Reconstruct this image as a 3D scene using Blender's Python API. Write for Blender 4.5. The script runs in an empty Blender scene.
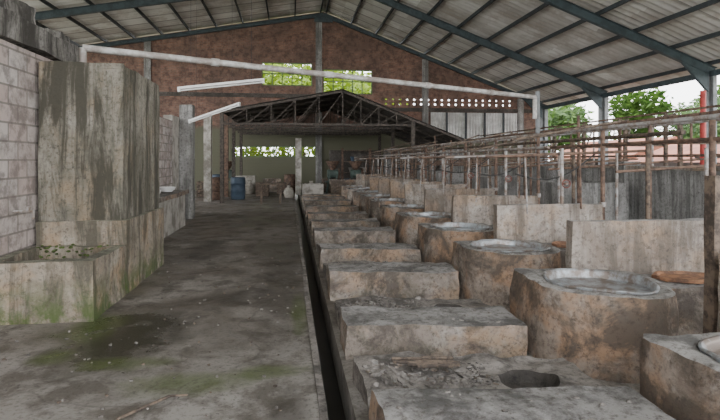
import bpy, math, random
from mathutils import Vector, noise
random.seed(7)
R = math.radians
scene = bpy.context.scene

# ------------------------------------------------------------------ materials
def new_mat(name):
    m = bpy.data.materials.new(name); m.use_nodes = True
    nt = m.node_tree; b = nt.nodes['Principled BSDF']
    return m, nt, b
def N(nt, t, **kw):
    n = nt.nodes.new(t)
    for k, v in kw.items(): setattr(n, k, v)
    return n
def pos(nt):
    return N(nt, 'ShaderNodeNewGeometry').outputs['Position']
def noise_n(nt, vec, scale, detail=6, rough=0.6, dist=0.0):
    n = N(nt, 'ShaderNodeTexNoise'); n.inputs['Scale'].default_value = scale
    n.inputs['Detail'].default_value = detail; n.inputs['Roughness'].default_value = rough
    n.inputs['Distortion'].default_value = dist
    nt.links.new(vec, n.inputs['Vector']); return n.outputs['Fac']
def ramp(nt, fac, stops, interp='LINEAR'):
    r = N(nt, 'ShaderNodeValToRGB'); r.color_ramp.interpolation = interp
    e = r.color_ramp.elements
    while len(e) < len(stops): e.new(0.5)
    for i, (p, c) in enumerate(stops):
        e[i].position = p; e[i].color = (c, c, c, 1) if isinstance(c, (int, float)) else (*c, 1)
    nt.links.new(fac, r.inputs['Fac']); return r.outputs['Color']
def mix(nt, fac, a, b, mode='MIX'):
    m = N(nt, 'ShaderNodeMix'); m.data_type = 'RGBA'; m.blend_type = mode
    for sock, v in ((m.inputs[0], fac), (m.inputs[6], a), (m.inputs[7], b)):
        if isinstance(v, (int, float)): sock.default_value = v
        elif isinstance(v, tuple): sock.default_value = (*v, 1)
        else: nt.links.new(v, sock)
    return m.outputs[2]
def math_n(nt, op, a, b=None, clamp=False):
    m = N(nt, 'ShaderNodeMath'); m.operation = op; m.use_clamp = clamp
    for s, v in ((m.inputs[0], a), (m.inputs[1], b)):
        if v is None: continue
        if isinstance(v, (int, float)): s.default_value = v
        else: nt.links.new(v, s)
    return m.outputs[0]
def bump(nt, b, h, s=0.4, d=0.02):
    n = N(nt, 'ShaderNodeBump'); n.inputs['Strength'].default_value = s; n.inputs['Distance'].default_value = d
    nt.links.new(h, n.inputs['Height']); nt.links.new(n.outputs[0], b.inputs['Normal'])
def stretch(nt, vec, sx, sy, sz):
    m = N(nt, 'ShaderNodeMapping'); m.inputs['Scale'].default_value = (sx, sy, sz)
    nt.links.new(vec, m.inputs['Vector']); return m.outputs[0]
def patch(nt, p, cx, cy, rx, ry):
    s = N(nt, 'ShaderNodeSeparateXYZ'); nt.links.new(p, s.inputs[0])
    dx = math_n(nt, 'DIVIDE', math_n(nt, 'SUBTRACT', s.outputs[0], cx), rx)
    dy = math_n(nt, 'DIVIDE', math_n(nt, 'SUBTRACT', s.outputs[1], cy), ry)
    d = math_n(nt, 'ADD', math_n(nt, 'MULTIPLY', dx, dx), math_n(nt, 'MULTIPLY', dy, dy))
    nz = noise_n(nt, p, 3.0, 6, .7)
    d = math_n(nt, 'ADD', d, math_n(nt, 'MULTIPLY', math_n(nt, 'SUBTRACT', nz, .5), 2.4))
    return math_n(nt, 'SUBTRACT', 1.15, d, clamp=True)

def G(c, f=.78, sat=1.12):
    if c is None: return None
    l = sum(c)/3
    return tuple((l+(x-l)*sat)*f for x in c)
def concrete(name, lo, mid, hi, scale=1.6, top=None, stain=(0.05, 0.045, 0.04), stain_amt=.6,
             rough=.85, bs=.6, warm=None, streak=False, moss=0.0, f=.78, sat=1.12):
    lo, mid, hi, top, warm, stain = [G(c, f, sat) for c in (lo, mid, hi, top, warm, stain)]
    m, nt, b = new_mat(name); p = pos(nt)
    n1 = noise_n(nt, p, scale, 9, .72, .4)
    col = ramp(nt, n1, [(.34, lo), (.5, mid), (.64, hi)])
    if warm:
        col = mix(nt, ramp(nt, noise_n(nt, p, scale*.8+.37, 6, .65), [(.47, 0.0), (.62, .8)]), col, warm)
    sp = stretch(nt, p, 3.0, 3.0, .35) if streak else p
    st = ramp(nt, noise_n(nt, sp, 1.5 if streak else 2.1, 8, .72, .5), [(.45, 0.0), (.57, stain_amt)])
    col = mix(nt, st, col, stain)
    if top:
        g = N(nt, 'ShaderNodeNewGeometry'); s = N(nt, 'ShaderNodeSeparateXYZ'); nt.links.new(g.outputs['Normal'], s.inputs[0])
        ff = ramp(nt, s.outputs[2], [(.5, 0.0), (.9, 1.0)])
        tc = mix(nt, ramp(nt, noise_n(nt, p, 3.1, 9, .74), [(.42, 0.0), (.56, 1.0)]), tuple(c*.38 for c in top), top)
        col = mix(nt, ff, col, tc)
    fine = noise_n(nt, p, 19, 7, .8)
    col = mix(nt, ramp(nt, fine, [(.36, .8), (.5, 0.0)]), col, tuple(c*.4 for c in lo))
    if moss:
        s2 = N(nt, 'ShaderNodeSeparateXYZ'); nt.links.new(p, s2.inputs[0])
        low = ramp(nt, s2.outputs[2], [(0.02, moss), (.45, 0.0)])
        mm = mix(nt, ramp(nt, noise_n(nt, p, 4.3, 6, .7), [(.42, 0.0), (.56, .9)]), (0, 0, 0), low)
        col = mix(nt, mm, col, (.08, .125, .03))
    nt.links.new(col, b.inputs['Base Color'])
    b.inputs['Roughness'].default_value = rough
    bump(nt, b, mix(nt, .45, n1, fine), bs, .035)
    return m

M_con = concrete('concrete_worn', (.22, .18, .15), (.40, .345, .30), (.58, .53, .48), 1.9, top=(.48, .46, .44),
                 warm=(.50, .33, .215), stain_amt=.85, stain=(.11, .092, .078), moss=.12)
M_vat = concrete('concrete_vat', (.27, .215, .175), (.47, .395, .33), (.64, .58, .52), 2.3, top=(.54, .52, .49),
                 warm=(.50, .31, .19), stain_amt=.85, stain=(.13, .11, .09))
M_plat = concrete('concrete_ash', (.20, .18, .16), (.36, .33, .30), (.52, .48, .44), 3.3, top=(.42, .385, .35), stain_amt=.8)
M_hole = concrete('fire_hole_shade', (.05, .045, .04), (.09, .08, .07), (.15, .135, .12), 4, stain_amt=.4)  # recess shade put into the colour so the hole stands out
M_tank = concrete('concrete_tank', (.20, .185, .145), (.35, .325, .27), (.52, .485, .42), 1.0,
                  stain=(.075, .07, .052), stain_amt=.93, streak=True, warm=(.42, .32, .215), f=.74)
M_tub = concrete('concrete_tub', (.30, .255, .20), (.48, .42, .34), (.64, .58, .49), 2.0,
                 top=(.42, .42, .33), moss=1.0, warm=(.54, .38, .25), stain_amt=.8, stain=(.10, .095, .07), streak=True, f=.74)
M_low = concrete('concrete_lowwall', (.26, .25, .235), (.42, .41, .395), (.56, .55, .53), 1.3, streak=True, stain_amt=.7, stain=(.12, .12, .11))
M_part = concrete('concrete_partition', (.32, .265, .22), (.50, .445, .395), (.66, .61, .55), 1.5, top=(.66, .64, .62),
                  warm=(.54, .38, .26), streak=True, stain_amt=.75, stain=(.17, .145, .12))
M_dark = concrete('dark_concrete', (.07, .063, .055), (.13, .115, .1), (.22, .2, .18), 1.0, stain_amt=.5)  # dark grey tone for walls, bands and basin fills
M_beam = concrete('ring_beam_concrete', (.20, .19, .17), (.35, .335, .31), (.52, .50, .47), 2.0, streak=True, stain_amt=.9)

def floor_mat():
    m, nt, b = new_mat('floor_concrete'); p = pos(nt)
    big = noise_n(nt, p, .6, 9, .72, .6); med = noise_n(nt, p, 2.4, 9, .74, .3); fine = noise_n(nt, p, 26, 5, .8)
    col = ramp(nt, big, [(.36, (.12, .10, .083)), (.48, (.215, .19, .163)), (.62, (.34, .312, .28))])
    col = mix(nt, ramp(nt, med, [(.40, .85), (.54, 0.0)]), col, (.085, .072, .058))
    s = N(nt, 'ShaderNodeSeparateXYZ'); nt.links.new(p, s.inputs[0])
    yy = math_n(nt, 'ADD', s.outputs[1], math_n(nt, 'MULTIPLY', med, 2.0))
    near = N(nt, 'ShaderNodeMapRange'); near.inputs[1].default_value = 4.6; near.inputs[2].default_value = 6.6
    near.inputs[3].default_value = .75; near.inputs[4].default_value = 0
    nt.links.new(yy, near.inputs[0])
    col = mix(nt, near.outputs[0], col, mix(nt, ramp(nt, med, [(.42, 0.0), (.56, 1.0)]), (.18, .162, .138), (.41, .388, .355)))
    w1 = patch(nt, p, -1.5, 4.95, .6, 1.0)
    col = mix(nt, math_n(nt, 'MULTIPLY', w1, .97), col, (.024, .024, .015))
    w2 = patch(nt, p, -.1, 7.5, .35, 3.5)
    col = mix(nt, math_n(nt, 'MULTIPLY', w2, .55), col, (.065, .055, .043))
    for c in ((-1.5, 9.5, .4, 1.6), (-.6, 6.2, .4, .5), (.0, 3.3, .15, .5)):
        col = mix(nt, math_n(nt, 'MULTIPLY', patch(nt, p, *c), .6), col, (.06, .052, .042))
    for c in ((-1.85, 5.25, .28, .5), (-.75, 3.85, .5, .22), (-.2, 4.0, .35, .14), (-1.3, 4.3, .4, .16), (-1.9, 4.5, .2, .2), (.1, 5.5, .1, .8)):
        g = patch(nt, p, *c)
        col = mix(nt, math_n(nt, 'MULTIPLY', g, .6), col, (.10, .14, .035))
    col = mix(nt, ramp(nt, fine, [(.36, .65), (.48, 0.0)]), col, (.06, .053, .045))
    vor = N(nt, 'ShaderNodeTexVoronoi'); vor.feature = 'DISTANCE_TO_EDGE'; vor.inputs['Scale'].default_value = .4
    wv = N(nt, 'ShaderNodeVectorMath'); wv.operation = 'ADD'
    nn = N(nt, 'ShaderNodeTexNoise'); nn.inputs['Scale'].default_value = 1.3; nt.links.new(p, nn.inputs['Vector'])
    nt.links.new(p, wv.inputs[0]); nt.links.new(nn.outputs['Color'], wv.inputs[1]); nt.links.new(wv.outputs[0], vor.inputs['Vector'])
    col = mix(nt, ramp(nt, vor.outputs['Distance'], [(.0, .35), (.008, 0.0)]), col, (.05, .045, .04))
    nt.links.new(col, b.inputs['Base Color'])
    rg = ramp(nt, big, [(.40, .28), (.56, .75)])
    nt.links.new(mix(nt, w1, rg, (.10, .10, .10)), b.inputs['Roughness'])
    bump(nt, b, mix(nt, .4, med, fine), .45, .02)
    return m
M_floor = floor_mat()

def brick_mat(name, axis, c1, c2, mortar, bw, bh, stain, low=None):
    m, nt, b = new_mat(name); p = pos(nt)
    s = N(nt, 'ShaderNodeSeparateXYZ'); nt.links.new(p, s.inputs[0])
    c = N(nt, 'ShaderNodeCombineXYZ'); nt.links.new(s.outputs[axis], c.inputs[0]); nt.links.new(s.outputs[2], c.inputs[1])
    t = N(nt, 'ShaderNodeTexBrick'); nt.links.new(c.outputs[0], t.inputs['Vector'])
    t.inputs['Color1'].default_value = (*c1, 1); t.inputs['Color2'].default_value = (*c2, 1); t.inputs['Mortar'].default_value = (*mortar, 1)
    t.inputs['Scale'].default_value = 1; t.inputs['Mortar Size'].default_value = .012
    t.inputs['Brick Width'].default_value = bw; t.inputs['Row Height'].default_value = bh
    col = mix(nt, ramp(nt, noise_n(nt, p, .8, 9, .74, .4), [(.44, 0.0), (.58, .8)]), t.outputs['Color'], stain)
    col = mix(nt, ramp(nt, noise_n(nt, p, 5, 6, .7), [(.40, .65), (.54, 0.0)]), col, tuple(x*.5 for x in stain))
    if low:
        zf = math_n(nt, 'ADD', s.outputs[2], math_n(nt, 'MULTIPLY', noise_n(nt, p, 1.1, 5, .6), .8))
        col = mix(nt, ramp(nt, math_n(nt, 'MULTIPLY', zf, .1), [(.36, 1.0), (.38, 0.0)]), col, low)
    nt.links.new(col, b.inputs['Base Color']); b.inputs['Roughness'].default_value = .9
    bump(nt, b, math_n(nt, 'SUBTRACT', 1.0, t.outputs['Fac']), .5, .015)
    return m
M_gbrick = brick_mat('brick_red_old', 0, (.25, .115, .08), (.34, .185, .13), (.22, .175, .15), .24, .075, (.15, .10, .08), low=(.14, .14, .095))
M_wbrick = brick_mat('block_painted', 1, (.60, .55, .52), (.50, .40, .365), (.26, .235, .21), .40, .20, (.30, .25, .225))

def plain(name, col, rough=.6, metal=0, var=.35, scale=6, dark=None):
    m, nt, b = new_mat(name); p = pos(nt)
    dk = dark or tuple(c*(1-var*1.4) for c in col)
    dk = tuple(max(0, c) for c in dk)
    nt.links.new(mix(nt, ramp(nt, noise_n(nt, p, scale, 7, .7), [(.42, 0.0), (.58, 1.0)]), dk, col), b.inputs['Base Color'])
    b.inputs['Roughness'].default_value = rough; b.inputs['Metallic'].default_value = metal
    return m
M_steel = plain('rafter_paint', (.065, .09, .10), .55, .1, .25, 3)
M_purl = plain('purlin_paint', (.045, .055, .06), .6, .1, .25, 3)
M_rust = plain('rusty_pipe', (.22, .14, .10), .8, .1, .4, 9, dark=(.09, .06, .045))
M_gpipe = plain('pipe_galvanised', (.42, .41, .40), .5, .1, .25, 7, dark=(.22, .16, .12))
M_pvc = plain('pipe_pale', (.60, .60, .58), .45, 0, .25, 4, dark=(.34, .30, .27))
M_white = plain('lamp_enamel', (.88, .88, .86), .4, 0, .1, 4)
M_inox = plain('wok_rim_steel', (.50, .54, .57), .45, .5, .3, 6, dark=(.25, .21, .18))
M_inoxd = plain('wok_inner', (.30, .33, .36), .42, .55, .3, 3, dark=(.15, .13, .115))  # darker than the rim: shade inside the bowl painted into the colour
M_wokbot = plain('wok_bottom', (.12, .12, .12), .3, .2, .4, 5, dark=(.05, .04, .033))  # dark bowl bottom, its shade painted in as colour
M_tray = plain('rusty_tray', (.42, .22, .12), .75, .05, .4, 7, dark=(.16, .09, .06))
M_wood = plain('old_wood', (.20, .15, .11), .85, 0, .4, 12, dark=(.07, .055, .045))
M_red = plain('red_paint', (.55, .06, .05), .5, 0, .2, 4)
M_wheel = plain('valve_red_faded', (.24, .08, .06), .6, 0, .2, 4)
M_post = plain('post_grey', (.24, .255, .26), .6, .1, .25, 3)
M_frame = plain('window_frame_green', (.16, .24, .10), .6, 0, .25, 3)
M_black = plain('drain_bottom', (.02, .019, .017), .3, 0, .3, 6)  # near-black tone for the channel bottom
M_rubber = plain('hose_rubber', (.06, .058, .055), .6, 0, .3, 6)
M_green = plain('algae_water', (.045, .06, .025), .12, 0, .4, 5, dark=(.015, .02, .01))
M_moss = plain('moss', (.11, .16, .04), .9, 0, .4, 9)
M_tile = plain('roof_tile', (.38, .14, .075), .8, 0, .3, 2, dark=(.24, .09, .055))
M_house = plain('house_plaster', (.40, .31, .27), .9, 0, .15, 2)
M_blue = plain('plastic_blue', (.07, .11, .16), .5, 0, .2, 4)
M_cream = plain('plaster_cream', (.52, .49, .44), .85, 0, .35, 2.5, dark=(.23, .21, .18))
M_fence = plain('fence_plaster', (.34, .28, .26), .85, 0, .35, 1.5, dark=(.2, .17, .155))
M_clad = plain('sheet_cladding', (.72, .72, .70), .6, 0, .25, 1.2, dark=(.48, .47, .45))
M_bark = plain('bark', (.12, .09, .06), .9)
M_sack = plain('sack_cloth', (.45, .42, .36), .9, 0, .3, 6)
M_mach = plain('machine_green', (.10, .14, .12), .6, .1, .3, 5)
M_ground = plain('ground_earth', (.30, .30, .22), .95, 0, .3, .6)
M_lroof = plain('low_roof_sheet', (.11, .10, .09), .8, .05, .4, 1.0, dark=(.045, .04, .035))
M_twood = plain('truss_wood_dark', (.11, .09, .075), .85, 0, .4, 12, dark=(.04, .035, .03))

def roof_mat():
    m, nt, b = new_mat('roof_sheet'); p = pos(nt)
    col = ramp(nt, noise_n(nt, stretch(nt, p, .25, 1.6, .25), 1.2, 7, .65), [(.35, (.42, .40, .37)), (.5, (.54, .52, .49)), (.65, (.64, .625, .60))])
    s = N(nt, 'ShaderNodeSeparateXYZ'); nt.links.new(p, s.inputs[0])
    # sheet to sheet tone differences
    c = N(nt, 'ShaderNodeCombineXYZ')
    nt.links.new(math_n(nt, 'FLOOR', math_n(nt, 'MULTIPLY', s.outputs[0], 1/2.76)), c.inputs[0])
    nt.links.new(math_n(nt, 'FLOOR', math_n(nt, 'MULTIPLY', s.outputs[1], 1/.98)), c.inputs[1])
    wn = N(nt, 'ShaderNodeTexWhiteNoise'); wn.noise_dimensions = '2D'; nt.links.new(c.outputs[0], wn.inputs['Vector'])
    col = mix(nt, ramp(nt, wn.outputs['Value'], [(0.0, .35), (.5, 0.0)]), col, (.34, .31, .28))
    col = mix(nt, ramp(nt, wn.outputs['Value'], [(.6, 0.0), (1.0, .7)]), col, (.78, .77, .74))
    col = mix(nt, ramp(nt, noise_n(nt, p, .8, 7, .7), [(.48, 0.0), (.62, .5)]), col, (.29, .235, .19))
    f = math_n(nt, 'FRACT', math_n(nt, 'MULTIPLY', s.outputs[1], 1/.98))
    col = mix(nt, ramp(nt, f, [(.0, .8), (.06, 0.0)]), col, (.12, .11, .10))
    nt.links.new(col, b.inputs['Base Color']); b.inputs['Roughness'].default_value = .75
    return m
M_roof = roof_mat()
def leaf_mat(name, c1, c2):
    m, nt, b = new_mat(name); p = pos(nt)
    col = mix(nt, ramp(nt, noise_n(nt, p, 1.5, 4, .6), [(.35, 0.0), (.65, 1.0)]), c1, c2)
    nt.links.new(col, b.inputs['Base Color']); b.inputs['Roughness'].default_value = .6
    tr = N(nt, 'ShaderNodeBsdfTranslucent'); nt.links.new(col, tr.inputs[0])
    ms = N(nt, 'ShaderNodeMixShader'); ms.inputs[0].default_value = .4
    out = nt.nodes['Material Output']
    nt.links.new(b.outputs[0], ms.inputs[1]); nt.links.new(tr.outputs[0], ms.inputs[2]); nt.links.new(ms.outputs[0], out.inputs[0])
    return m
M_leafA = leaf_mat('leaves_green', (.03, .08, .012), (.10, .18, .03))
M_leafB = leaf_mat('leaves_yellow', (.16, .25, .010), (.27, .37, .02))

# ------------------------------------------------------------------ builder
SIN = .1335; COS = .991
def Yd(X, d): return (d - SIN*X)/COS
class Bd:
    def __init__(s, name, skew=False, rough=0.0):
        s.n = name; s.v = []; s.f = []; s.m = []; s.mats = []; s.skew = skew; s.rough = rough
    def mi(s, mat):
        if mat not in s.mats: s.mats.append(mat)
        return s.mats.index(mat)
    def add(s, vs, fs, mat):
        o = len(s.v); i = s.mi(mat); s.v += [tuple(v) for v in vs]
        for f in fs: s.f.append(tuple(o+k for k in f)); s.m.append(i)
    def box(s, x0, x1, y0, y1, z0, z1, mat, seg=None):
        if not seg:
            vs = [(x, y, z) for x in (x0, x1) for y in (y0, y1) for z in (z0, z1)]
            fs = [(0, 1, 3, 2), (4, 6, 7, 5), (0, 4, 5, 1), (2, 3, 7, 6), (0, 2, 6, 4), (1, 5, 7, 3)]
            s.add(vs, fs, mat); return
        nx, ny, nz = [max(1, min(40, round(abs(b-a)/seg))) for a, b in ((x0, x1), (y0, y1), (z0, z1))]
        idx = {}; vs = []; fs = []
        def V(i, j, k):
            key = (i, j, k)
            if key not in idx:
                idx[key] = len(vs); vs.append((x0+(x1-x0)*i/nx, y0+(y1-y0)*j/ny, z0+(z1-z0)*k/nz))
            return idx[key]
        for i in range(nx):
            for j in range(ny):
                fs.append((V(i, j, 0), V(i, j+1, 0), V(i+1, j+1, 0), V(i+1, j, 0)))
                fs.append((V(i, j, nz), V(i+1, j, nz), V(i+1, j+1, nz), V(i, j+1, nz)))
        for i in range(nx):
            for k in range(nz):
                fs.append((V(i, 0, k), V(i+1, 0, k), V(i+1, 0, k+1), V(i, 0, k+1)))
                fs.append((V(i, ny, k), V(i, ny, k+1), V(i+1, ny, k+1), V(i+1, ny, k)))
        for j in range(ny):
            for k in range(nz):
                fs.append((V(0, j, k), V(0, j, k+1), V(0, j+1, k+1), V(0, j+1, k)))
                fs.append((V(nx, j, k), V(nx, j+1, k), V(nx, j+1, k+1), V(nx, j, k+1)))
        s.add(vs, fs, mat)
    def tube(s, p0, p1, r, mat, n=10, r1=None):
        p0 = Vector(p0); p1 = Vector(p1); d = (p1-p0).normalized()
        a = d.orthogonal().normalized(); b = d.cross(a); r1 = r if r1 is None else r1
        vs = []
        for p, rr in ((p0, r), (p1, r1)):
            for i in range(n):
                t = 2*math.pi*i/n; vs.append(p+(a*math.cos(t)+b*math.sin(t))*rr)
        fs = [(i, (i+1) % n, n+(i+1) % n, n+i) for i in range(n)]
        fs += [tuple(reversed(range(n))), tuple(range(n, 2*n))]
        s.add(vs, fs, mat)
    def hose(s, pts, r, mat, n=8):
        for a, c in zip(pts, pts[1:]): s.tube(a, c, r, mat, n)
    def bar(s, p0, p1, w, h, mat):
        p0 = Vector(p0); p1 = Vector(p1); d = (p1-p0).normalized()
        up = Vector((0, 0, 1)) if abs(d.z) < .95 else Vector((0, 1, 0))
        a = d.cross(up).normalized(); b = a.cross(d)
        vs = [p+a*sx*w/2+b*sz*h/2 for p in (p0, p1) for sx, sz in ((-1, -1), (1, -1), (1, 1), (-1, 1))]
        s.add(vs, [(0, 3, 2, 1), (4, 5, 6, 7), (0, 1, 5, 4), (1, 2, 6, 5), (2, 3, 7, 6), (3, 0, 4, 7)], mat)
    def ibeam(s, p0, p1, w, h, mat):
        p0 = Vector(p0); p1 = Vector(p1); d = (p1-p0).normalized()
        up = Vector((0, 0, 1)) if abs(d.z) < .95 else Vector((1, 0, 0))
        a = d.cross(up).normalized(); b = a.cross(d); t = .02
        s.bar(p0+b*(h/2-t/2), p1+b*(h/2-t/2), w, t, mat); s.bar(p0-b*(h/2-t/2), p1-b*(h/2-t/2), w, t, mat)
        s.bar(p0, p1, t, h-t, mat)
    def lathe(s, cx, cy, prof, mat, n=40):
        vs = []; fs = []
        for r, z in prof:
            for i in range(n):
                t = 2*math.pi*i/n; vs.append((cx+r*math.cos(t), cy+r*math.sin(t), z))
        for k in range(len(prof)-1):
            for i in range(n):
                j = (i+1) % n; fs.append((k*n+i, k*n+j, (k+1)*n+j, (k+1)*n+i))
        if prof[-1][0] > 0: fs.append(tuple((len(prof)-1)*n+i for i in range(n)))
        s.add(vs, fs, mat)
    def rock(s, c, r, mat):
        vs = []; rnd = random
        for th, m in ((0, 1), (.9, 6), (1.9, 6), (3.14, 1)):
            for i in range(m):
                t = 2*math.pi*i/m+rnd.random()*.6; q = r*rnd.uniform(.65, 1.2)
                vs.append((c[0]+q*math.sin(th)*math.cos(t)*1.2, c[1]+q*math.sin(th)*math.sin(t), c[2]+q*math.cos(th)*.7))
        fs = [(0, 1+i, 1+(i+1) % 6) for i in range(6)]+[(1+i, 7+i, 7+(i+1) % 6, 1+(i+1) % 6) for i in range(6)]+[(13, 7+(i+1) % 6, 7+i) for i in range(6)]
        s.add(vs, fs, mat)
    def done(s, angle=35):
        me = bpy.data.meshes.new(s.n)
        out = []
        for v in s.v:
            x, y, z = v
            if s.rough:
                k = noise.noise_vector(Vector(v)*2.3)*s.rough + noise.noise_vector(Vector(v)*8.0)*s.rough*.6
                x += k.x; y += k.y; z += k.z if z > .02 else 0
            if s.skew: y = Yd(x, y)
            out.append((x, y, z))
        me.from_pydata(out, [], s.f); me.update()
        for m in s.mats: me.materials.append(m)
        me.polygons.foreach_set('material_index', s.m)
        me.polygons.foreach_set('use_smooth', [True]*len(s.f))
        me.set_sharp_from_angle(angle=R(angle)); me.update()
        o = bpy.data.objects.new(s.n, me); scene.collection.objects.link(o)
        return o

# ------------------------------------------------------------------ floor with drain channel
TX0, TX1 = .235, .405
b = Bd('floor')
b.box(-14.5, TX0, -6, 28.6, -.35, 0, M_floor)
b.box(TX1, 15, -6, 28.6, -.35, 0, M_floor)
b.box(TX0, TX1, -6, 28.6, -.5, -.3, M_black)
b.done()
b = Bd('ground_outside'); b.box(-70, 90, -50, 120, -.8, -.52, M_ground); b.done()
b = Bd('concrete_drain_curb', rough=.012)
b.box(TX0-.06, TX0-.006, .8, 21.5, 0.0, .018, M_plat, seg=.5); b.done()

# ------------------------------------------------------------------ left wall
b = Bd('wall_left', rough=.004)
b.box(-3.2, -2.98, -5, 8.9, 0, 2.86, M_wbrick)
b.box(-3.2, -2.98, 8.9, 10.4, 0, 2.55, M_cream, seg=.4)
b.box(-3.2, -2.98, 10.4, 11.5, 0, 1.05, M_wbrick)
b.box(-3.2, -2.98, 10.4, 11.5, 2.2, 2.6, M_beam)
b.box(-3.2, -2.98, 11.5, 13.8, 0, 2.6, M_wbrick)
b.box(-3.2, -2.98, 13.8, 16.2, 0, 2.75, M_cream, seg=.4)
b.done()
b = Bd('trim_ring_beam', rough=.05)
b.box(-3.26, -2.90, -5, 7.9, 2.88, 3.16, M_beam, seg=.16)
for y, h in ((4.4, .30), (5.2, .14), (5.9, .22), (6.9, .1)):
    b.box(-3.22, -2.95, y, y+.6, 3.16, 3.16+h, M_beam, seg=.1)
b.done()

b = Bd('concrete_water_tank', rough=.018)
b.box(-2.94, -1.93, 6.52, 8.36, 0, .88, M_tub, seg=.16)
b.box(-2.94, -1.985, 6.57, 8.33, .882, 2.70, M_tank, seg=.18)
b.box(-2.94, -1.985, 6.57, 6.69, 2.70, 2.76, M_tank, seg=.12)
b.box(-2.4, -1.985, 6.7, 8.3, 2.70, 2.74, M_tank, seg=.12)
b.done(30)
b = Bd('concrete_wash_tub', rough=.022)
x0, x1, y0, y1, h = -2.94, -1.93, 5.45, 6.48, .60
b.box(x0, x1, y0, y0+.12, 0, h, M_tub, seg=.1)
b.box(x1-.12, x1, y0+.12, y1, 0, h, M_tub, seg=.1)
b.box(x0, x1-.12, y1-.1, y1, 0, h, M_tub, seg=.1)
b.box(x0, x0+.1, y0+.12, y1-.1, 0, h, M_tub, seg=.1)
b.box(x0+.1, x1-.12, y0+.12, y1-.1, 0, .44, M_green)
for i in range(70): b.rock((random.uniform(-2.85, -2.1), random.uniform(6.0, 6.36), .45), random.uniform(.015, .045), M_moss)
for i in range(60): b.rock((random.uniform(-2.9, -2.0), y1-.11, random.uniform(.48, .62)), random.uniform(.008, .022), M_moss)
b.done(30)
b = Bd('water_tap'); b.tube((-2.93, 6.0, 1.05), (-2.72, 6.0, 1.05), .015, M_gpipe); b.tube((-2.73, 6.0, 1.05), (-2.73, 6.0, .97), .013, M_gpipe)
b.box(-2.8, -2.76, 5.97, 6.03, 1.06, 1.1, M_gpipe); b.done()

b = Bd('concrete_counter', rough=.012)
b.box(-2.94, -2.55, 8.6, 13.2, 0, .78, M_cream, seg=.25)
b.box(-2.94, -2.46, 8.55, 13.25, .78, .87, M_con, seg=.2)
b.box(-2.94, -2.84, 8.6, 10.3, .87, 1.25, M_cream, seg=.3)
b.done()
for y, w in ((9.6, .3), (10.7, .25), (12.0, .3)):
    b = Bd('enamel_basin'); b.lathe(-2.7, y, [(.10, .893), (.17, .98), (.19, 1.0), (.185, 1.0), (.15, .93), (.05, .91)], M_white, 24); b.done()
b = Bd('wall_stub_pillar', rough=.01)
b.box(-2.97, -2.62, 14.6, 14.95, 0, 3.1, M_low, seg=.3); b.done()
for (X, d, w, z, mt) in ((-3.15, 20, .28, 3.3, M_cream), (-3.6, 17.2, .35, 2.6, M_low), (-2.75, 22.5, .18, 3.3, M_rust)):
    b = Bd('roof_pillar', rough=.008); y = Yd(X, d)
    b.box(X-w/2, X+w/2, y, y+w, 0, z, mt, seg=.3); b.done()
b = Bd('brick_partition', rough=.01)
b.box(-6.0, -3.9, 17.5, 17.7, 0, 2.3, M_cream, seg=.4); b.done()

# ------------------------------------------------------------------ gable wall
GY = 28.3; AX, AZ = 1.8, 9.65
def topz(x): return AZ-(x-AX)*.377 if x > AX else AZ-(AX-x)*.176
holes = [(-1.5, 1.2, 5.6, 6.85), (1.78, 4.5, 5.2, 6.55), (-3.1, 1.4, 1.75, 2.35)]
x = 5.2
while x < 12.6:
    holes.append((x, x+.16, 4.66, 4.78)); holes.append((x+.0, x+.16, 4.92, 5.02)); x += .40
def holed_wall(name, x0, x1, y0, y1, mat, top, holes):
    b = Bd(name)
    xs = sorted(set([x0, x1, AX]+[h[0] for h in holes]+[h[1] for h in holes]))
    for a, c in zip(xs, xs[1:]):
        mid = (a+c)/2
        hs = sorted([(h[2], h[3]) for h in holes if h[0] <= mid <= h[1]])
        z = 0
        for lo, hi in hs: b.box(a, c, y0, y1, z, lo, mat); z = hi
        ta, tc = top(a), top(c)
        vs = [(a, y0, z), (c, y0, z), (c, y1, z), (a, y1, z), (a, y0, ta), (c, y0, tc), (c, y1, tc), (a, y1, ta)]
        b.add(vs, [(0, 3, 2, 1), (4, 5, 6, 7), (0, 1, 5, 4), (1, 2, 6, 5), (2, 3, 7, 6), (3, 0, 4, 7)], mat)
    return b.done()
holed_wall('wall_back', -14.3, 14.4, GY, GY+.22, M_gbrick, topz, holes)
for i, (hx0, hx1, hz0, hz1) in enumerate(holes[:3]):
    b = Bd('window_%d' % (i+1))
    w = .06
    mf = M_frame
    b.box(hx0, hx1, GY+.05, GY+.13, hz0, hz0+w, mf); b.box(hx0, hx1, GY+.05, GY+.13, hz1-w, hz1, mf)
    n = 5 if i < 2 else 6
    for k in range(n+1):
        xx = hx0+(hx1-hx0-w)*k/n
        b.box(xx, xx+w, GY+.055, GY+.125, hz0+w, hz1-w, mf)
    if i < 2:
        zz = hz0+(hz1-hz0)*.5; b.box(hx0, hx1, GY+.06, GY+.12, zz, zz+.05, mf)
    b.done()
b = Bd('trim_columns')
for xx in (-7.5, 1.38, 7.3, 12.9):
    b.box(xx, xx+.34, GY-.12, GY-.002, 0, topz(xx+.3)-.25, M_low)
b.box(-14.2, 1.38, GY-.1, GY-.002, 4.95, 5.15, M_dark)
b.box(1.72, 14.3, GY-.1, GY-.002, 4.3, 4.5, M_dark)
b.done()
b = Bd('sheet_metal_cladding')
nn = 90; vs = []; fs = []
for i in range(nn+1):
    xx = 7.75+(12.8-7.75)*i/nn; yy = GY-.18+.03*math.sin(i*math.pi/1.5)
    vs += [(xx, yy, 2.7), (xx, yy, 4.25)]
for i in range(nn): fs.append((2*i, 2*i+2, 2*i+3, 2*i+1))
b.add(vs, fs, M_clad)
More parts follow.
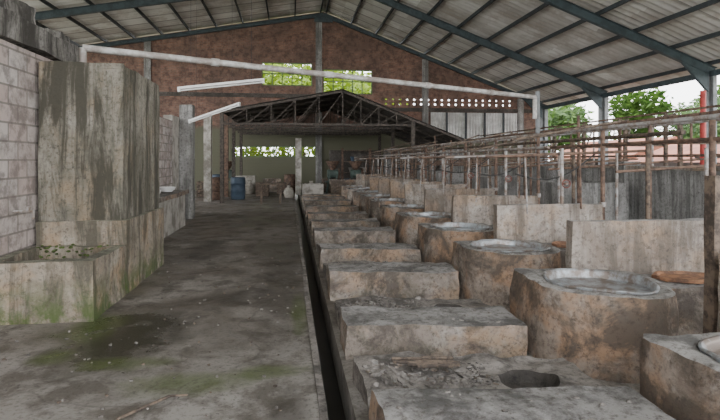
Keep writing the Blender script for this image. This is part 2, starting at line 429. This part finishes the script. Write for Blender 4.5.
for xx in (8.6, 9.7, 10.8, 11.9): b.box(xx, xx+.09, GY-.34, GY-.24, 0, 4.25, M_purl)
b.done()

# ------------------------------------------------------------------ main roof
def corr(name, pa, pb, y0, y1, mat, per=.25, amp=.022, ns=6):
    b = Bd(name); n = int((y1-y0)/per*ns); vs = []; fs = []
    for i in range(n+1):
        y = y0+(y1-y0)*i/n; o = amp*math.sin(2*math.pi*(y-y0)/per)
        vs += [(pa[0], y, pa[1]+o), (pb[0], y, pb[1]+o)]
    for i in range(n): fs.append((2*i, 2*i+1, 2*i+3, 2*i+2))
    b.add(vs, fs, mat); return b.done(80)
ov = .14
corr('ceiling_roof_right', (AX, AZ+ov), (15.3, AZ+ov-(15.3-AX)*.377), -6, 29, M_roof, per=.32, amp=.035)
corr('ceiling_roof_left', (AX, AZ+ov), (-14.6, AZ+ov-(AX+14.6)*.176), -6, 29, M_roof, per=.32, amp=.035)
b = Bd('roof_purlins')
X = AX+.15
while X < 15.2:
    z = AZ-(X-AX)*.377+.03; b.bar((X, -6, z), (X, 28.9, z), .06, .14, M_purl); X += 1.38
X = AX-.15
while X > -14.5:
    z = AZ-(AX-X)*.176+.03; b.bar((X, -6, z), (X, 28.9, z), .06, .14, M_purl); X -= 1.38
b.done()
for y in (28.1, 22.4, 16.2, 10.2, 4.2, -1.8):
    b = Bd('roof_rafter')
    hh = .30 if y < 28 else .2
    b.ibeam((AX, y, AZ-.2), (14.55, y, AZ-.2-(14.55-AX)*.377), .16, hh, M_steel)
    b.ibeam((AX, y, AZ-.2), (-14.3, y, AZ-.2-(AX+14.3)*.176), .16, hh, M_steel)
    b.bar((AX-.5, y, AZ-.45), (AX+.5, y, AZ-.45), .1, .3, M_steel)
    zz = AZ-.2-(14.4-AX)*.377
    b.add([(14.3, y-.05, zz-.05), (14.3, y+.05, zz-.05), (13.2, y-.05, zz+.35), (13.2, y+.05, zz+.35), (14.3, y-.05, zz-.75), (14.3, y+.05, zz-.75)],
          [(0, 2, 4), (1, 5, 3), (2, 3, 5, 4)], M_steel)
    b.done()
    for XX, zt in ((14.4, zz-.1), (-14.1, AZ-.35-(AX+14.1)*.176)):
        b = Bd('steel_column'); b.ibeam((XX, y, 0), (XX, y, zt), .22, .3, M_post)
        b.box(XX-.22, XX+.22, y-.2, y+.2, 0, .5, M_low); b.done()
b = Bd('roof_eave_beam'); z = AZ-(14.4-AX)*.377-.32
b.bar((14.4, -6, z), (14.4, 28.2, z), .1, .2, M_steel); b.done()

# ------------------------------------------------------------------ inner low roof
LY0, LY1 = 19.7, 27.6
A = (2.0, 4.3); Lf = (-2.5, 3.45); Rt = (7.0, 2.35)
corr('low_roof_sheet', A, Lf, LY0, LY1, M_lroof, per=.3)
corr('low_roof_sheet', A, Rt, LY0, LY1, M_lroof, per=.3)
b = Bd('low_roof_truss')
def tz(x): return A[1]-(A[0]-x)*(A[1]-Lf[1])/(A[0]-Lf[0]) if x < A[0] else A[1]-(x-A[0])*(A[1]-Rt[1])/(Rt[0]-A[0])
for y in (19.8, 21.8, 23.8, 25.8, 27.4):
    zb = 2.95
    b.bar((A[0], y, A[1]-.07), (Lf[0], y, Lf[1]-.07), .07, .09, M_twood)
    b.bar((A[0], y, A[1]-.07), (Rt[0], y, Rt[1]-.07), .07, .09, M_twood)
    b.bar((Lf[0], y, zb), (4.8, y, zb), .07, .08, M_twood)
    xs = [-2.5, -1.6, -.7, .2, 1.1, 2.0, 2.7, 3.4, 4.1, 4.7]
    for i, xx in enumerate(xs):
        b.bar((xx, y, zb), (xx, y, tz(xx)-.08), .04, .04, M_twood)
        if i < len(xs)-1: b.bar((xx, y, zb), (xs[i+1], y, tz(xs[i+1])-.1), .035, .035, M_twood)
for t in range(7):
    xx = Lf[0]+(A[0]-Lf[0])*t/6; b.bar((xx, LY0, tz(xx)-.03), (xx, LY1, tz(xx)-.03), .05, .06, M_twood)
    xx = A[0]+(Rt[0]-A[0])*t/6; b.bar((xx, LY0, tz(xx)-.03), (xx, LY1, tz(xx)-.03), .05, .06, M_twood)
for y in (19.8, 23.8, 27.4):
    for xx, zt in ((-2.5, 3.4), (4.75, 3.1), (6.9, 2.35)): b.box(xx-.07, xx+.07, y-.07, y+.07, 0, zt, M_twood)
b.done()
b = Bd('shed_back_wall', rough=.01)
b.box(2.0, 4.6, 26.6, 26.8, 0, 2.1, M_dark, seg=.5)  # dark-toned wall piece, the next one is plain grey
b.box(4.9, 9.5, 26.9, 27.1, 0, 2.2, M_low, seg=.5); b.done()
b = Bd('white_post', rough=.006); b.box(.25, .52, 24.0, 24.3, 0, 2.6, M_cream, seg=.3); b.done()
for (X, d, w, dp, h, mt) in ((-2.3, 26.0, 1.1, .8, .8, M_cream), (-.9, 26.2, .9, .7, .65, M_con), (1.0, 22.6, .9, .9, .55, M_cream), (2.4, 23.3, 1.2, .8, .7, M_con),
                             (3.8, 23.3, 1.0, .8, .9, M_part), (5.6, 23.3, 1.2, .8, 1.1, M_part)):
    b = Bd('concrete_basin', rough=.012); y = Yd(X, d)
    b.box(X-w/2, X+w/2, y, y+.1, 0, h, mt, seg=.2); b.box(X-w/2, X+w/2, y+dp-.1, y+dp, 0, h, mt, seg=.2)
    b.box(X-w/2, X-w/2+.1, y+.1, y+dp-.1, 0, h, mt, seg=.2); b.box(X+w/2-.1, X+w/2, y+.1, y+dp-.1, 0, h, mt, seg=.2)
    b.box(X-w/2+.1, X+w/2-.1, y+.1, y+dp-.1, 0, h*.5, M_dark); b.done()
for X, d, mt in ((-2.1, 21.2, M_blue), (-3.0, 20.9, M_rust), (-3.5, 25.2, M_blue), (.0, 25.3, M_rust), (6.6, 24.6, M_blue)):
    b = Bd('storage_drum'); y = Yd(X, d)
    b.lathe(X, y, [(.26, 0), (.29, .03), (.29, .3), (.31, .33), (.29, .36), (.29, .6), (.31, .63), (.29, .66), (.29, .87), (.26, .9), (.24, .88)], mt, 24); b.done()
def crate(X, d, s, z=0):
    b = Bd('wooden_crate'); y = Yd(X, d); t = .025
    for k in range(4):
        zz = z+.04+k*s*.24
        b.box(X-s/2, X+s/2, y, y+t, zz, zz+s*.17, M_wood); b.box(X-s/2, X+s/2, y+s-t, y+s, zz, zz+s*.17, M_wood)
        b.box(X-s/2, X-s/2+t, y+t, y+s-t, zz, zz+s*.17, M_wood); b.box(X+s/2-t, X+s/2, y+t, y+s-t, zz, zz+s*.17, M_wood)
    for xx in (X-s/2+t, X+s/2-2*t):
        for q in (y+t, y+s-2*t): b.box(xx, xx+t, q, q+t, z, z+s, M_wood)
    b.box(X-s/2+t, X+s/2-t, y+t, y+s-t, z+.03, z+.05, M_wood); b.done()
for a in ((-1.2, 22.5, .55), (-.3, 23.9, .6), (-1.25, 23.6, .6), (-3.6, 22.2, .7), (4.6, 25.0, .6), (1.9, 25.2, .7), (-3.55, 23.6, .6)): crate(*a)
for (X, d, s) in ((-1.9, 24.6, .5), (-.05, 22.2, .4), (1.0, 24.4, .5)):
    b = Bd('filled_sack', rough=.03); y = Yd(X, d)
    b.lathe(X, y, [(s*.42, 0), (s*.55, s*.2), (s*.55, s*.6), (s*.4, s*.95), (s*.15, s*1.1), (s*.2, s*1.25), (.02, s*1.2)], M_sack, 20); b.done(60)
b = Bd('wooden_table'); X, y = -.6, 19.2
b.box(X-.5, X+.3, y, y+.6, .70, .75, M_wood)
for xx in (X-.47, X+.22):
    for q in (y+.03, y+.52): b.box(xx, xx+.06, q, q+.06, 0, .70, M_wood)
b.done()
for (X, d) in ((2.0, 24.6), (3.1, 24.8), (-2.9, 24.2)):
    b = Bd('grinding_machine'); y = Yd(X, d)
    for xx in (X-.3, X+.3):
        for q in (y-.25, y+.25): b.bar((xx, q, 0), (xx*.5+X*.5, q*.5+y*.5, .9), .05, .05, M_mach)
    b.box(X-.35, X+.35, y-.3, y+.3, .55, .60, M_mach)
    b.tube((X-.25, y, .95), (X+.25, y, .95), .2, M_mach, 20)
    b.lathe(X, y, [(.10, 1.1), (.12, 1.2), (.32, 1.55), (.34, 1.55), (.13, 1.19)], M_rust, 20)
    b.tube((X+.27, y, .95), (X+.33, y, .95), .26, M_rust, 20); b.done()
for (X, d) in ((3.3, 25.9), (5.9, 25.6)):
    b = Bd('storage_shelf'); y = Yd(X, d)
    for xx in (X-.7, X+.7):
        for q in (y, y+.45): b.box(xx-.03, xx+.03, q-.03, q+.03, 0, 2.2, M_rust)
    for z in (.4, .95, 1.5, 2.05): b.box(X-.7, X+.7, y-.03, y+.48, z, z+.04, M_wood)
    for i in range(7):
        z = (.44, .99, 1.54)[i % 3]; xx = X-.5+random.random()*1.0
        b.lathe(xx, y+.2, [(.10, z), (.15, z+.22), (.16, z+.23), (.14, z+.22), (.09, z+.02)], random.choice((M_blue, M_gpipe, M_cream)), 14)
    b.done()

# ------------------------------------------------------------------ cooking rows
def outline(t):
    c, s = math.cos(t), math.sin(t)
    if s <= 0: return .53
    return min(.53/max(abs(c), 1e-6), .50/max(abs(s), 1e-6))
def stove(cx, cd, k):
    b = Bd('cauldron_stove', skew=True, rough=.022)
    n = 80; H = .60; vs = []; fs = []
    levels = 7
    rr0 = random.Random(k)
    for l in range(levels+1):
        z = H*l/levels; f = 1.0-(.03*(l/levels)) + (.015 if l == 0 else 0)
        if l == levels: f -= .012
        for i in range(n):
            t = 2*math.pi*i/n; r = outline(t)*f; vs.append((cx+r*math.cos(t), cd+r*math.sin(t), z))
    ri = .405
    for l, (q, z) in enumerate(((.25, H+.01), (.6, H+.012), (1, H+.008))):
        for i in range(n):
            t = 2*math.pi*i/n; r = outline(t)*.96*(1-q)+(ri+.02)*q; vs.append((cx+r*math.cos(t), cd+r*math.sin(t), z))
    for r2, z in ((ri, H+.0), (ri, H-.1)):
        for i in range(n):
            t = 2*math.pi*i/n; vs.append((cx+r2*math.cos(t), cd+r2*math.sin(t), z))
    for l in range(levels+5):
        for i in range(n):
            j = (i+1) % n; fs.append((l*n+i, l*n+j, (l+1)*n+j, (l+1)*n+i))
    b.add(vs, fs, M_vat)
    q = -.012
    b.lathe(cx, cd, [(.395, H-.02), (.413, H+.006), (.418, H+.018), (.413, H+.026), (.402, H+.028), (.392, H+.02), (.386, H+.004), (.38, H-.04)], M_inox, 64)
    prof = [(.38*math.cos(a), H-.04-.27*math.sin(a)) for a in [i*math.pi/2/9 for i in range(9)]]+[(.02, H-.31)]
    b.lathe(cx, cd, prof, M_inoxd, 64)
    b.lathe(cx, cd, [(.30, H-.205), (.0, H-.206)], M_wokbot, 40)
    x0, x1 = cx+.54, 3.9
    b.box(x0, x1, cd+.0, cd+.5, 0, .56, M_con, seg=.14)
    n2 = 32
    ring = [(x0+.40+a*math.cos(2*math.pi*i/n2), cd+.25+a*.68*math.sin(2*math.pi*i/n2), zz) for a, zz in ((.31, .57), (.31, .60), (.28, .60), (.25, .575), (.24, .575)) for i in range(n2)]
    f2 = [(l*n2+i, l*n2+(i+1) % n2, (l+1)*n2+(i+1) % n2, (l+1)*n2+i) for l in range(4) for i in range(n2)]+[tuple(4*n2+i for i in range(n2))]
    b.add(ring, f2, M_tray)
    b.box(2.58, 3.9, cd+.55, cd+.66, 0, 1.04, M_part, seg=.12)
    for i in range(34):
        t = rr0.uniform(3.2, 6.2); b.rock((cx+.47*math.cos(t), cd+.47*math.sin(t), H+.005), rr0.uniform(.006, .018), M_plat)
    b.done(40)
def row(k):
    d0 = 2.44+1.73*k
    if k == 0: stove(2.49, 2.50, k)
    else: stove(2.5, d0+.08, k)
    jit = random.uniform(-.03, .03)
    b = Bd('concrete_step_block', skew=True, rough=.028)
    b.box(.45, 1.90, d0, d0+.52, 0, .30+jit, M_con, seg=.07)
    for i in range(26 if k < 4 else 0): b.rock((random.uniform(.5, 1.8), d0+random.uniform(.04, .48), .30+jit), random.uniform(.006, .02), M_plat)
    b.done(40)
    b = Bd('concrete_ash_platform', skew=True, rough=.04)
    hx, hy = 1.58, d0+1.0
    pd0, pd1 = d0+.74, d0+1.40
    x0, x1, hz = .47, 2.0, .15+jit
    n = 72; vs = []; fs = []
    def rect(t):
        c, s = math.cos(t), math.sin(t)
        rx = (x1-hx)/c if c > 1e-6 else ((x0-hx)/c if c < -1e-6 else 1e9)
        ry = (pd1-hy)/s if s > 1e-6 else ((pd0-hy)/s if s < -1e-6 else 1e9)
        return min(rx, ry)
    angs = sorted([2*math.pi*i/n for i in range(n)]+[math.atan2(yy-hy, xx-hx) % (2*math.pi) for xx in (x0, x1) for yy in (pd0, pd1)])
    n = len(angs)
    rings = []
    nk = 14
    for kind in range(nk+5):
        ring = []
        for t in angs:
            c, s = math.cos(t), math.sin(t); ro = rect(t); rr = .19
            if kind == 0: p = (hx+ro*c, hy+ro*s, 0)
            elif kind == 1: p = (hx+ro*c, hy+ro*s, hz)
            elif kind <= nk+1: q = (kind-1)/nk; r = ro*(1-q)+rr*q; p = (hx+r*c, hy+r*s, hz)
            elif kind == nk+2: p = (hx+(rr-.02)*c, hy+(rr-.02)*s, hz-.03)
            elif kind == nk+3: p = (hx+(rr-.05)*c, hy+(rr-.05)*s, hz-.08)
            else: p = (hx+.05*c, hy+.05*s, hz-.10)
            ring.append(len(vs)); vs.append(p)
        rings.append(ring)
    for a, c in zip(rings[:nk+2], rings[1:nk+2]):
        for i in range(n):
            j = (i+1) % n; fs.append((a[i], a[j], c[j], c[i]))
    b.add(vs, fs, M_plat)
    o = len(b.v)-len(vs); mi = b.mi(M_hole)
    for a, c in zip(rings[nk+1:], rings[nk+2:]):
        for i in range(n):
            j = (i+1) % n; b.f.append((o+a[i], o+a[j], o+c[j], o+c[i])); b.m.append(mi)
    b.f.append(tuple(o+q for q in rings[-1])); b.m.append(mi)
    for i in range(260 if k < 3 else 14):
        xx = random.uniform(.53, 1.35); q = random.gauss((pd0+pd1)/2, .13)
        if not pd0+.08 < q < pd1-.05: continue
        b.rock((xx, q, hz+.004), random.uniform(.006, .03), M_plat if random.random() < .8 else M_con)
    b.done(40)
NR = 11
for k in range(NR): row(k)
b = Bd('charred_sticks', skew=True)
for i in range(9):
    x = random.uniform(.75, 1.2); y = random.uniform(3.5, 3.7); a = random.uniform(-.4, .4); l = random.uniform(.05, .16)
    b.tube((x-l*math.cos(a), y-l*math.sin(a)*.4, .21), (x+l*math.cos(a), y+l*math.sin(a)*.4, .205), random.uniform(.008, .016), M_wood, 6)
b.done()
b = Bd('rubble_stones', skew=True)
for i in range(110):
    k = random.randint(0, 4); x = random.uniform(.5, 1.9); y = 2.44+1.73*k+random.uniform(.57, .69)
    r = random.uniform(.012, .035); b.rock((x, y, r*.5), r, M_plat)
b.done()

# pipe stands over the stoves
for k in range(1, NR):
    d = 2.44+1.73*k+.70
    b = Bd('rusty_pipe_stand', skew=True); rr = random.Random(k*3)
    b.tube((3.97, d+.06, 0), (3.97, d+.06, 1.98), .026, M_rust)
    b.tube((3.97, d+.06, 1.0), (3.97, d+.06, 1.06), .04, M_gpipe)
    if k > 1:
        b.tube((3.45, d+.06, 0), (3.45, d+.06, 1.75), .022, M_gpipe)
        b.tube((3.0, d+.08, 1.1), (3.0, d+.08, 1.66), .014, M_rust)
        b.tube((2.5, d+.1, 1.64), (4.6, d+.12, 1.72), .018, M_gpipe if k % 2 else M_rust)
        b.tube((3.0, d+.1, 1.66), (2.85, d-.3, .95), .01, M_gpipe)
        b.tube((3.7, d+.1, 1.68), (3.55, d-.2, 1.0), .012, M_rust)
        b.tube((2.8, d-.1+rr.uniform(-.1, .2), 1.75+rr.uniform(-.1, .15)), (4.4, d+.4, 2.15+rr.uniform(-.15, .1)), .016, M_wood)
        b.tube((4.5, d, 0), (4.5, d, 1.9), .026, M_wood)
        b.tube((4.8, d+.4, 0), (4.8, d+.4, 2.1+rr.uniform(-.1, .3)), .022, M_rust)
        b.tube((5.0, d-.3, 0), (5.0, d-.3, 1.75+rr.uniform(0, .3)), .02, M_gpipe)
        b.tube((4.1, d, 1.45), (6.8, d+.2, 1.62), .018, M_rust)
        c = Vector((3.45, d+.0, 1.3))
        for i in range(10):
            a0, a1 = 2*math.pi*i/10, 2*math.pi*(i+1)/10
            b.tube(c+Vector((.05*math.cos(a0), -.05, .05*math.sin(a0))), c+Vector((.05*math.cos(a1), -.05, .05*math.sin(a1))), .007, M_wheel, 5)
        b.tube(c+Vector((-.05, -.05, 0)), c+Vector((.05, -.05, 0)), .006, M_wheel, 5)
        b.tube(c+Vector((0, -.06, 0)), c+Vector((0, .06, 0)), .015, M_gpipe, 6)
        pts = [(3.97+(2.9-3.97)*t, d+.15, 1.72-.2*math.sin(math.pi*t)-.3*t) for t in [i/8 for i in range(9)]]
        b.hose(pts, .010, M_rubber, 6)
    else:
        b.tube((3.97, d+.06, 1.45), (3.97, d-.5, .9), .02, M_rust)
    b.done()
b = Bd('steam_header_pipe', skew=True)
b.tube((3.97, 4.6, 2.01), (3.97, 21.5, 2.01), .026, M_gpipe)
b.tube((3.97, 4.6, 1.80), (3.97, 21.5, 1.78), .018, M_rust)
b.tube((3.45, 7.0, 1.77), (3.45, 21.5, 1.77), .018, M_gpipe)
b.tube((4.5, 6.0, 1.92), (4.5, 21.5, 1.92), .028, M_wood)
b.done()
b = Bd('wooden_post', skew=True, rough=.01)
b.box(2.62, 2.74, 3.24, 3.32, 0, 1.5, M_wood, seg=.15); b.done()

# long low wall with rail
b = Bd('low_concrete_wall', rough=.012)
b.box(7.0, 7.18, 3.5, 27, 0, 1.42, M_low, seg=.5)
b.box(6.94, 7.24, 3.5, 27, 1.42, 1.48, M_part, seg=.5)
for y in range(4, 27, 3): b.box(6.9, 7.28, y, y+.3, 0, 1.56, M_low, seg=.3)
b.done()
b = Bd('pipe_railing')
for i, y in enumerate(range(5, 27, 1)): b.tube((7.09, y+.4, 1.48), (7.09, y+.4, 2.26), .022, M_rust if i % 2 else M_gpipe)
for z_, m_ in ((2.27, M_gpipe), (1.92, M_rust), (1.68, M_rust)): b.tube((7.09, 4, z_), (7.09, 26.5, z_), .025, m_)
b.done()
for i, y in enumerate(range(9, 26, 2)):
    b = Bd('wooden_rack')
    for X in (9.0, 10.2): b.box(X-.04, X+.04, y-.04, y+.04, 0, 2.6 if X < 10 else 2.9, M_wood)
    b.bar((8.8, y, 2.5), (10.5, y, 2.85), .06, .08, M_wood); b.bar((9, y, 1.8), (10.2, y+1.5, 2.6), .04, .05, M_gpipe)
    b.bar((8.9, y+.06, 2.0), (10.3, y+.06, 2.0), .04, .06, M_wood)
    b.bar((9.0, y, 2.62), (9.0, y+2, 2.62), .05, .06, M_rust); b.bar((10.2, y, 2.9), (10.2, y+2, 2.9), .04, .05, M_rust)
    b.done()
for y in (9.5, 13.0, 16.5, 20.0):
    b = Bd('settling_tank', rough=.014)
    b.box(5.15, 6.6, y, y+.12, 0, 1.15, M_low, seg=.2); b.box(5.15, 6.6, y+1.2, y+1.32, 0, 1.15, M_low, seg=.2)
    b.box(5.15, 5.27, y+.12, y+1.2, 0, 1.15, M_low, seg=.2); b.box(6.48, 6.6, y+.12, y+1.2, 0, 1.15, M_low, seg=.2)
    b.box(5.27, 6.48, y+.12, y+1.2, 0, .6, M_dark); b.done()
b = Bd('wall_right', rough=.01); b.box(14.66, 14.84, -6, 28.3, -.52, 1.5, M_fence, seg=.8); b.done()
b = Bd('red_pole'); b.tube((13.6, 15.6, 0), (13.6, 15.6, 3.9), .09, M_red, 14)
b.box(13.4, 13.8, 15.4, 15.8, 0, .25, M_low); b.done()

# ------------------------------------------------------------------ overhead pipe
b = Bd('overhead_pipe')
pa = Vector((-2.86, Yd(-2.86, 7.24), 3.16)); pb = Vector((5.6, Yd(5.6, 12), 3.05))
b.tube(pa, pb, .05, M_pvc, 14)
for t in (.2, .42, .66, .85):
    q = pa.lerp(pb, t); dd = (pb-pa).normalized(); b.tube(q-dd*.06, q+dd*.06, .062, M_pvc, 14)
b.tube(pb, pb-Vector((0, 0, .5)), .05, M_pvc, 14)
b.tube(pa, pa-Vector((0, 0, .38)), .05, M_pvc, 14)
b.done()
b = Bd('pipe_support_post'); b.tube((pb.x+.12, pb.y+.1, 0), (pb.x+.12, pb.y+.1, 3.2), .05, M_post)
b.box(pb.x-.05, pb.x+.3, pb.y-.05, pb.y+.25, 0, .2, M_low); b.done()

def lamp(p0, p1, up):
    p0 = Vector(p0); p1 = Vector(p1); d = (p1-p0).normalized()
    b = Bd('fluorescent_lamp')
    b.bar(p0, p1, .07, .045, M_white)
    b.bar(p0+Vector((0, 0, -.035)), p0+d*.05+Vector((0, 0, -.035)), .06, .07, M_white)
    b.bar(p1-d*.05+Vector((0, 0, -.035)), p1+Vector((0, 0, -.035)), .06, .07, M_white)
    b.tube(p0+d*.05+Vector((0, 0, -.05)), p1-d*.05+Vector((0, 0, -.05)), .016, M_white, 10)
    for t in (.15, .85):
        q = p0.lerp(p1, t); b.tube(q, (q.x, q.y, up(q)), .003, M_purl, 6)
    b.done()
roofz = lambda q: topz(q.x)+.1
lamp((-2.14, Yd(-2.14, 10), 2.98), (-.5, Yd(-.5, 10.2), 3.18), roofz)
lamp((-2.5, Yd(-2.5, 13), 2.58), (-1.2, Yd(-1.2, 12.6), 2.98), roofz)

b = Bd('broken_stick'); b.tube((-1.05, 3.35, .015), (-.8, 3.62, .02), .010, M_wood, 6); b.tube((-.8, 3.62, .02), (-.68, 3.6, .03), .008, M_wood, 6); b.done()
b = Bd('plastic_cup'); b.lathe(.32, 3.45, [(.03, -.295), (.035, -.24), (.042, -.17), (.038, -.17)], M_tray, 20); b.done()
b = Bd('floor_grit')
for i in range(260):
    r = random.uniform(.004, .016); b.rock((random.uniform(-2.8, .1), random.uniform(2.6, 9), r*.4), r, M_plat if i % 3 else M_wood)
b.done()

# ------------------------------------------------------------------ outside
def house(x, y, w, dp, h, rh):
    b = Bd('neighbour_house')
    b.box(x, x+w, y, y+dp, -.52, h, M_house)
    o = .5; xm = x+w/2
    b.add([(x-o, y-o, h-.1), (x-o, y+dp+o, h-.1), (xm, y-o, h+rh), (xm, y+dp+o, h+rh), (x+w+o, y-o, h-.1), (x+w+o, y+dp+o, h-.1)],
          [(0, 1, 3, 2), (2, 3, 5, 4), (0, 2, 4), (1, 5, 3)], M_tile)
    b.box(x-.03, x+.02, y+dp*.3, y+dp*.5, .8, 1.8, M_dark)
    b.done()
house(17.5, 17, 5, 7, 1.6, 1.0); house(18.5, 26.5, 5, 8, 1.8, 1.1)
def tree_mesh(name, mat, seed, h, r):
    rnd = random.Random(seed); b = Bd(name)
    b.tube((0, 0, -.52), (.1, .1, h*.45), .2, M_bark, 10, .12)
    blobs = []
    for i in range(9):
        a = rnd.uniform(0, 6.28); rr = rnd.uniform(0, r*.7); c = Vector((rr*math.cos(a), rr*math.sin(a), h*rnd.uniform(.45, .9)))
        blobs.append((c, rnd.uniform(.35, .6)*r)); b.tube((.1, .1, h*.42), c, .06, M_bark, 6, .02)
    for c, br in blobs:
        for j in range(200):
            v = Vector((rnd.gauss(0, 1), rnd.gauss(0, 1), rnd.gauss(0, 1))).normalized()*br*rnd.uniform(.5, 1.1)
            q = c+v; a = Vector((rnd.gauss(0, 1), rnd.gauss(0, 1), rnd.gauss(0, .6))).normalized(); e = a.orthogonal().normalized()
            s = rnd.uniform(.13, .28)
            b.add([q-a*s, q+e*s*.5, q+a*s, q-e*s*.5], [(0, 1, 2, 3)], mat)
    return b.done()
src = [tree_mesh('tree', M_leafA, 1, 5.5, 2.6), tree_mesh('tree', M_leafB, 2, 7.5, 3.0), tree_mesh('tree', M_leafA, 3, 4.5, 2.2)]
src[0].location = (28, 33, 0); src[1].location = (-.5, 34, 0); src[2].location = (27, 22.5, 0)
for k, x, y, s in ((0, 34, 30, 1.1), (0, 31, 24, 1.1), (2, 22, 39, 1.3), (0, 28, 40, 1.3), (2, 29, 17, 1.3), (0, 32, 35, 1.25), (0, 26, 28.5, .95),
                   (0, 38, 36, 1.3), (0, 9.5, 40, .8), (0, 17, 42, 1.0), (0, 22, 44, 1.2), (1, 4.5, 35, 1.0), (1, -7, 36, .8), (1, 2, 36, 1.15), (1, -2.5, 37, 1.2), (1, 1, 40, 1.4), (1, 6, 40, 1.3)):
    o = bpy.data.objects.new('tree', src[k].data); o.location = (x, y, 0); o.scale = (s, s, s); o.rotation_euler = (0, 0, x*1.7)
    scene.collection.objects.link(o)
b = Bd('hedge'); rnd = random.Random(5)
for i in range(3600):
    q = Vector((rnd.uniform(-6, 4), rnd.uniform(31, 32.2), rnd.uniform(-.5, 3.0))); a = Vector((rnd.gauss(0, 1), rnd.gauss(0, 1), rnd.gauss(0, .6))).normalized(); e = a.orthogonal().normalized(); s_ = rnd.uniform(.1, .22)
    b.add([q-a*s_, q+e*s_*.5, q+a*s_, q-e*s_*.5], [(0, 1, 2, 3)], M_leafB)
for i in range(12): b.tube((-6+i*.85, 31.6, -.52), (-6+i*.85+.1, 31.6, 2.0), .04, M_bark, 6)
b.done()

# ------------------------------------------------------------------ world
w = bpy.data.worlds.new('World'); scene.world = w; w.use_nodes = True
nt = w.node_tree; bg = nt.nodes['Background']
tc = N(nt, 'ShaderNodeTexCoord'); s = N(nt, 'ShaderNodeSeparateXYZ'); nt.links.new(tc.outputs['Generated'], s.inputs[0])
nt.links.new(ramp(nt, s.outputs[2], [(0.0, (.97, .97, .98)), (.6, (.90, .94, 1.0))]), bg.inputs[0])
bg.inputs[1].default_value = 6.8

cam = bpy.data.cameras.new('Camera'); co = bpy.data.objects.new('Camera', cam); scene.collection.objects.link(co)
co.location = (0, 0, 1.6); co.rotation_euler = (R(90), 0, R(-7.67))
cam.sensor_width = 36; cam.lens = 26.0; cam.shift_y = -50/720; cam.clip_end = 400
scene.camera = co
